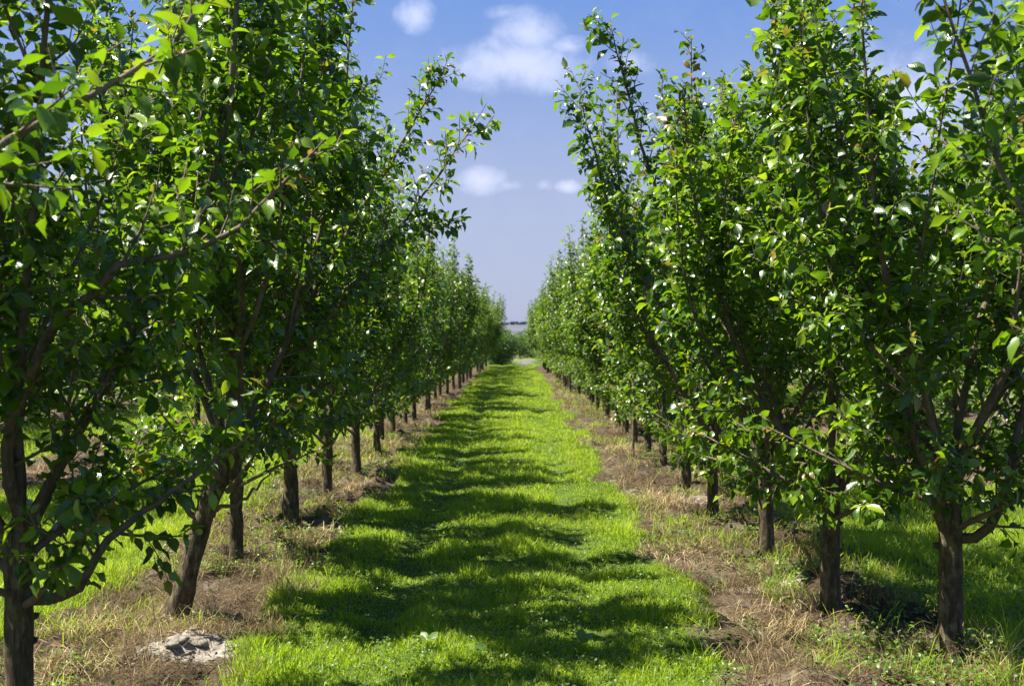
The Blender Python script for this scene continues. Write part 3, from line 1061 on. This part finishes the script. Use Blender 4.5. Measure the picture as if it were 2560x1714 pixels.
# ------------------------------------------------------------------ small plants one can count on the path
def path_plant(x, y, label, seed, size, nl=5):
    r = RS(seed)
    a = np.arange(nl) * 2.4 + r.rand(nl)
    D = np.stack([np.cos(a), np.sin(a), 0.45 + 0.5 * r.rand(nl)], 1)
    P = np.zeros((nl, 3)) + np.array([0, 0, 0.03])
    L = size * (0.9 + 0.6 * r.rand(nl))
    v, f4, f3, t_, y_, uv = leaf_mesh(P, D, L, L * 0.5, np.full(nl, 0.62), np.zeros(nl), r, 0.7, 1.0, 0.12)
    o = link('dock_plant', make_mesh('dock_plant', v, f4, f3, M_WEED, {'tint': t_}))
    o.location = (x, y, gz(x, y) + 0.03)
    tag(o, label, 'plant', 'pale broad-leaved plants in the path grass')


path_plant(0.34, 6.0, 'pale broad-leaved plant in the grass path, right of its middle near the bottom', 961, 0.085)
path_plant(-0.45, 5.95, 'pale broad-leaved plant in the grass path, left of its middle near the bottom', 962, 0.075)
path_plant(-0.22, 5.78, 'narrow pale plant in the bottom grass, between the two broader ones', 963, 0.06, 4)

# thin stake in the right strip
v, f, f3 = tube([[0, 0, -0.1], [0.004, 0, 0.4], [0.0, 0.003, 0.8], [0.004, 0, 1.15]], [0.02, 0.019, 0.018, 0.017], 10)
o = link('stake', make_mesh('stake', v, f, f3, M_BARK, {'age': np.full(len(v), 0.4)}))
o.location = (1.62, 15.6, gz(1.62, 15.6))
tag(o, 'thin grey stake beside the trunks in the right strip', 'stake')
# fallen straw stalk, bottom right corner
p_, _ = spline([[0, 0, 0.0], [0.12, 0.03, 0.12], [0.22, 0.05, 0.20], [0.30, 0.1, 0.24]], 12)
v, f, f3 = tube(p_, np.linspace(0.004, 0.002, 12), 6)
m, t, out = new_mat('straw')
tcn = t.nodes.new('ShaderNodeTexCoord')
bb = bsdf(t, ramp(t, noise(t, tcn.outputs['Object'], 30.0), [(0.3, (0.40, 0.30, 0.17)), (0.7, (0.58, 0.47, 0.30))]), 0.7, 0.2)
t.links.new(bb.outputs[0], out.inputs[0])
o = link('straw_stalk', make_mesh('straw_stalk', v, f, f3, m))
o.location = (2.30, 5.52, gz(2.30, 5.52))
tag(o, 'pale dry stalk leaning over the weeds at the bottom right corner', 'stalk')


# ------------------------------------------------------------------ far end: bush, hedge, hill
def bush(x, y, wx, wy, hz, n, seed, label, tint=0.2, leafsz=0.09):
    r = RS(seed)
    root = bpy.data.objects.new('bush', None)
    COL.objects.link(root)
    root.location = (x, y, gz(x, y))
    tag(root, label, 'bush')
    ps = []
    for q in range(9):
        a_ = q * 0.7
        p = grow([math.cos(a_) * 0.1, math.sin(a_) * 0.1, -0.05], [math.cos(a_) * wx * 0.6, math.sin(a_) * wy * 0.6, hz * 0.9], hz * 0.85, 6, 0.1, 0.2, r)
        tv, tf, tf3 = tube(p, np.linspace(0.03, 0.008, 6), 6)
        ps.append((tv, tf, tf3, np.full(len(tv), 0.5)))
    v, a, b, tt = merge(ps)
    link('stem', make_mesh('stem', v, a, b, M_BARK, {'age': tt}), root)
    d = r.randn(n, 3)
    d /= np.linalg.norm(d, axis=1)[:, None]
    lump = 0.75 + 0.5 * fbm(d[:, 0] * 2 + d[:, 2], d[:, 1] * 2 + d[:, 2] * 1.3, 1.6, seed, 3)
    rad = (r.rand(n) ** 0.35) * lump
    P = d * rad[:, None] * np.array([wx, wy, hz * 0.55]) + np.array([0, 0, hz * 0.52])
    kp = P[:, 2] > 0.02
    P, d = P[kp], d[kp]
    m_ = len(P)
    v, f4, f3, t_, y_, uv = leaf_mesh(P, d + r.randn(m_, 3) * 0.6, np.full(m_, leafsz), np.full(m_, leafsz * 0.6), np.clip(tint + 0.15 * r.randn(m_), 0, 1), np.zeros(m_), r)
    link('crown', make_mesh('crown', v, f4, f3, M_LEAF, {'tint': t_, 'young': y_}, uv), root)


bush(-0.95, 69.5, 1.05, 1.2, 2.0, 9000, 970, 'dark shaded rounded bush at the far end of the grass path, left of the gravel', 0.0)  # lowest leaf tint: the bush's shade is painted into its leaves
bush(-3.6, 71.0, 1.6, 1.3, 2.4, 8000, 971, 'green bush beyond the end of the left row, partly hidden by it', 0.3)
for (bx, by, bw, bh, sd, bl) in ((-6.5, 89, 2.6, 2.4, 975, 'far bush past the gravel, leftmost of the group of five'),
                                 (-2.3, 90, 2.4, 2.35, 976, 'far bush past the gravel, second from the left of the group of five'),
                                 (1.4, 91, 2.2, 2.05, 977, 'far light green bush past the gravel, straight beyond the grass path'),
                                 (4.6, 90, 2.1, 2.5, 978, 'far bush past the gravel, second from the right of the group of five'),
                                 (8.0, 90, 2.3, 2.3, 979, 'far bush past the gravel, rightmost of the group of five')):
    bush(bx, by, bw, 1.4, bh, 9000, sd, bl, 0.2, 0.11)

hx = np.linspace(-2600, 2600, 180)
hy = np.linspace(900, 3000, 60)
HX, HY = np.meshgrid(hx, hy)
prof = 30 + HX * 0.006 + 14 * (fbm(HX.ravel(), HY.ravel() * 0, 0.0012, 21, 3).reshape(HX.shape) - 0.5)
rise = sstep((HY - 900) / 2100, 0.0, 0.62) * (1 - 0.5 * sstep((HY - 900) / 2100, 0.7, 1.0))
HZ = prof * rise - 0.6 + 2.0 * (fbm(HX.ravel(), HY.ravel(), 0.006, 22, 3).reshape(HX.shape) - 0.5) * rise
n0, n1_ = len(hx), len(hy)
ii, jj = np.meshgrid(np.arange(n0 - 1), np.arange(n1_ - 1))
k = (jj * n0 + ii).ravel()
m, t, out = new_mat('hazed_hill')
tcn = t.nodes.new('ShaderNodeTexCoord')
nn = noise(t, tcn.outputs['Object'], 0.004, 4.0, 0.6)
bb = bsdf(t, ramp(t, nn, [(0.35, (0.068, 0.075, 0.092)), (0.65, (0.11, 0.113, 0.128))]), 0.95, 0.1)  # distance haze is painted into this grey-blue base colour
t.links.new(bb.outputs[0], out.inputs[0])
tag(link('hills', make_mesh('hills', np.stack([HX.ravel(), HY.ravel(), HZ.ravel()], 1), np.stack([k, k + 1, k + 1 + n0, k + n0], 1), [], m)), kind='structure')
# dark wood along the ridge
r = RS(980)
n = 24000
wx_ = -1500 + 3000 * r.rand(n)
jr = int(0.62 * (n1_ - 1))
wy_ = hy[jr] + r.randn(n) * 12
hzv = np.interp(wx_, hx, HZ[jr]) - 1
P = np.stack([wx_, wy_, hzv + 4.5 * r.rand(n) * (0.6 + 0.6 * vnoise(wx_, wx_ * 0, 0.02, 9))], 1)
D = r.randn(n, 3)
v, f4, f3, t_, y_, uv = leaf_mesh(P, D, np.full(n, 6.0), np.full(n, 5.0), np.full(n, 0.2), np.zeros(n), r)
m, t, out = new_mat('far_wood')
bb = bsdf(t, ramp(t, attr(t, 'tint'), [(0.0, (0.06, 0.09, 0.13)), (1.0, (0.10, 0.13, 0.16))]), 0.9, 0.1)  # bluish tones: haze over the wood put into its colour
t.links.new(bb.outputs[0], out.inputs[0])
tag(link('woodland', make_mesh('woodland', v, f4, f3, m, {'tint': t_})), 'dark strip of woodland along the ridge of the far hill', 'woodland', kind='stuff')
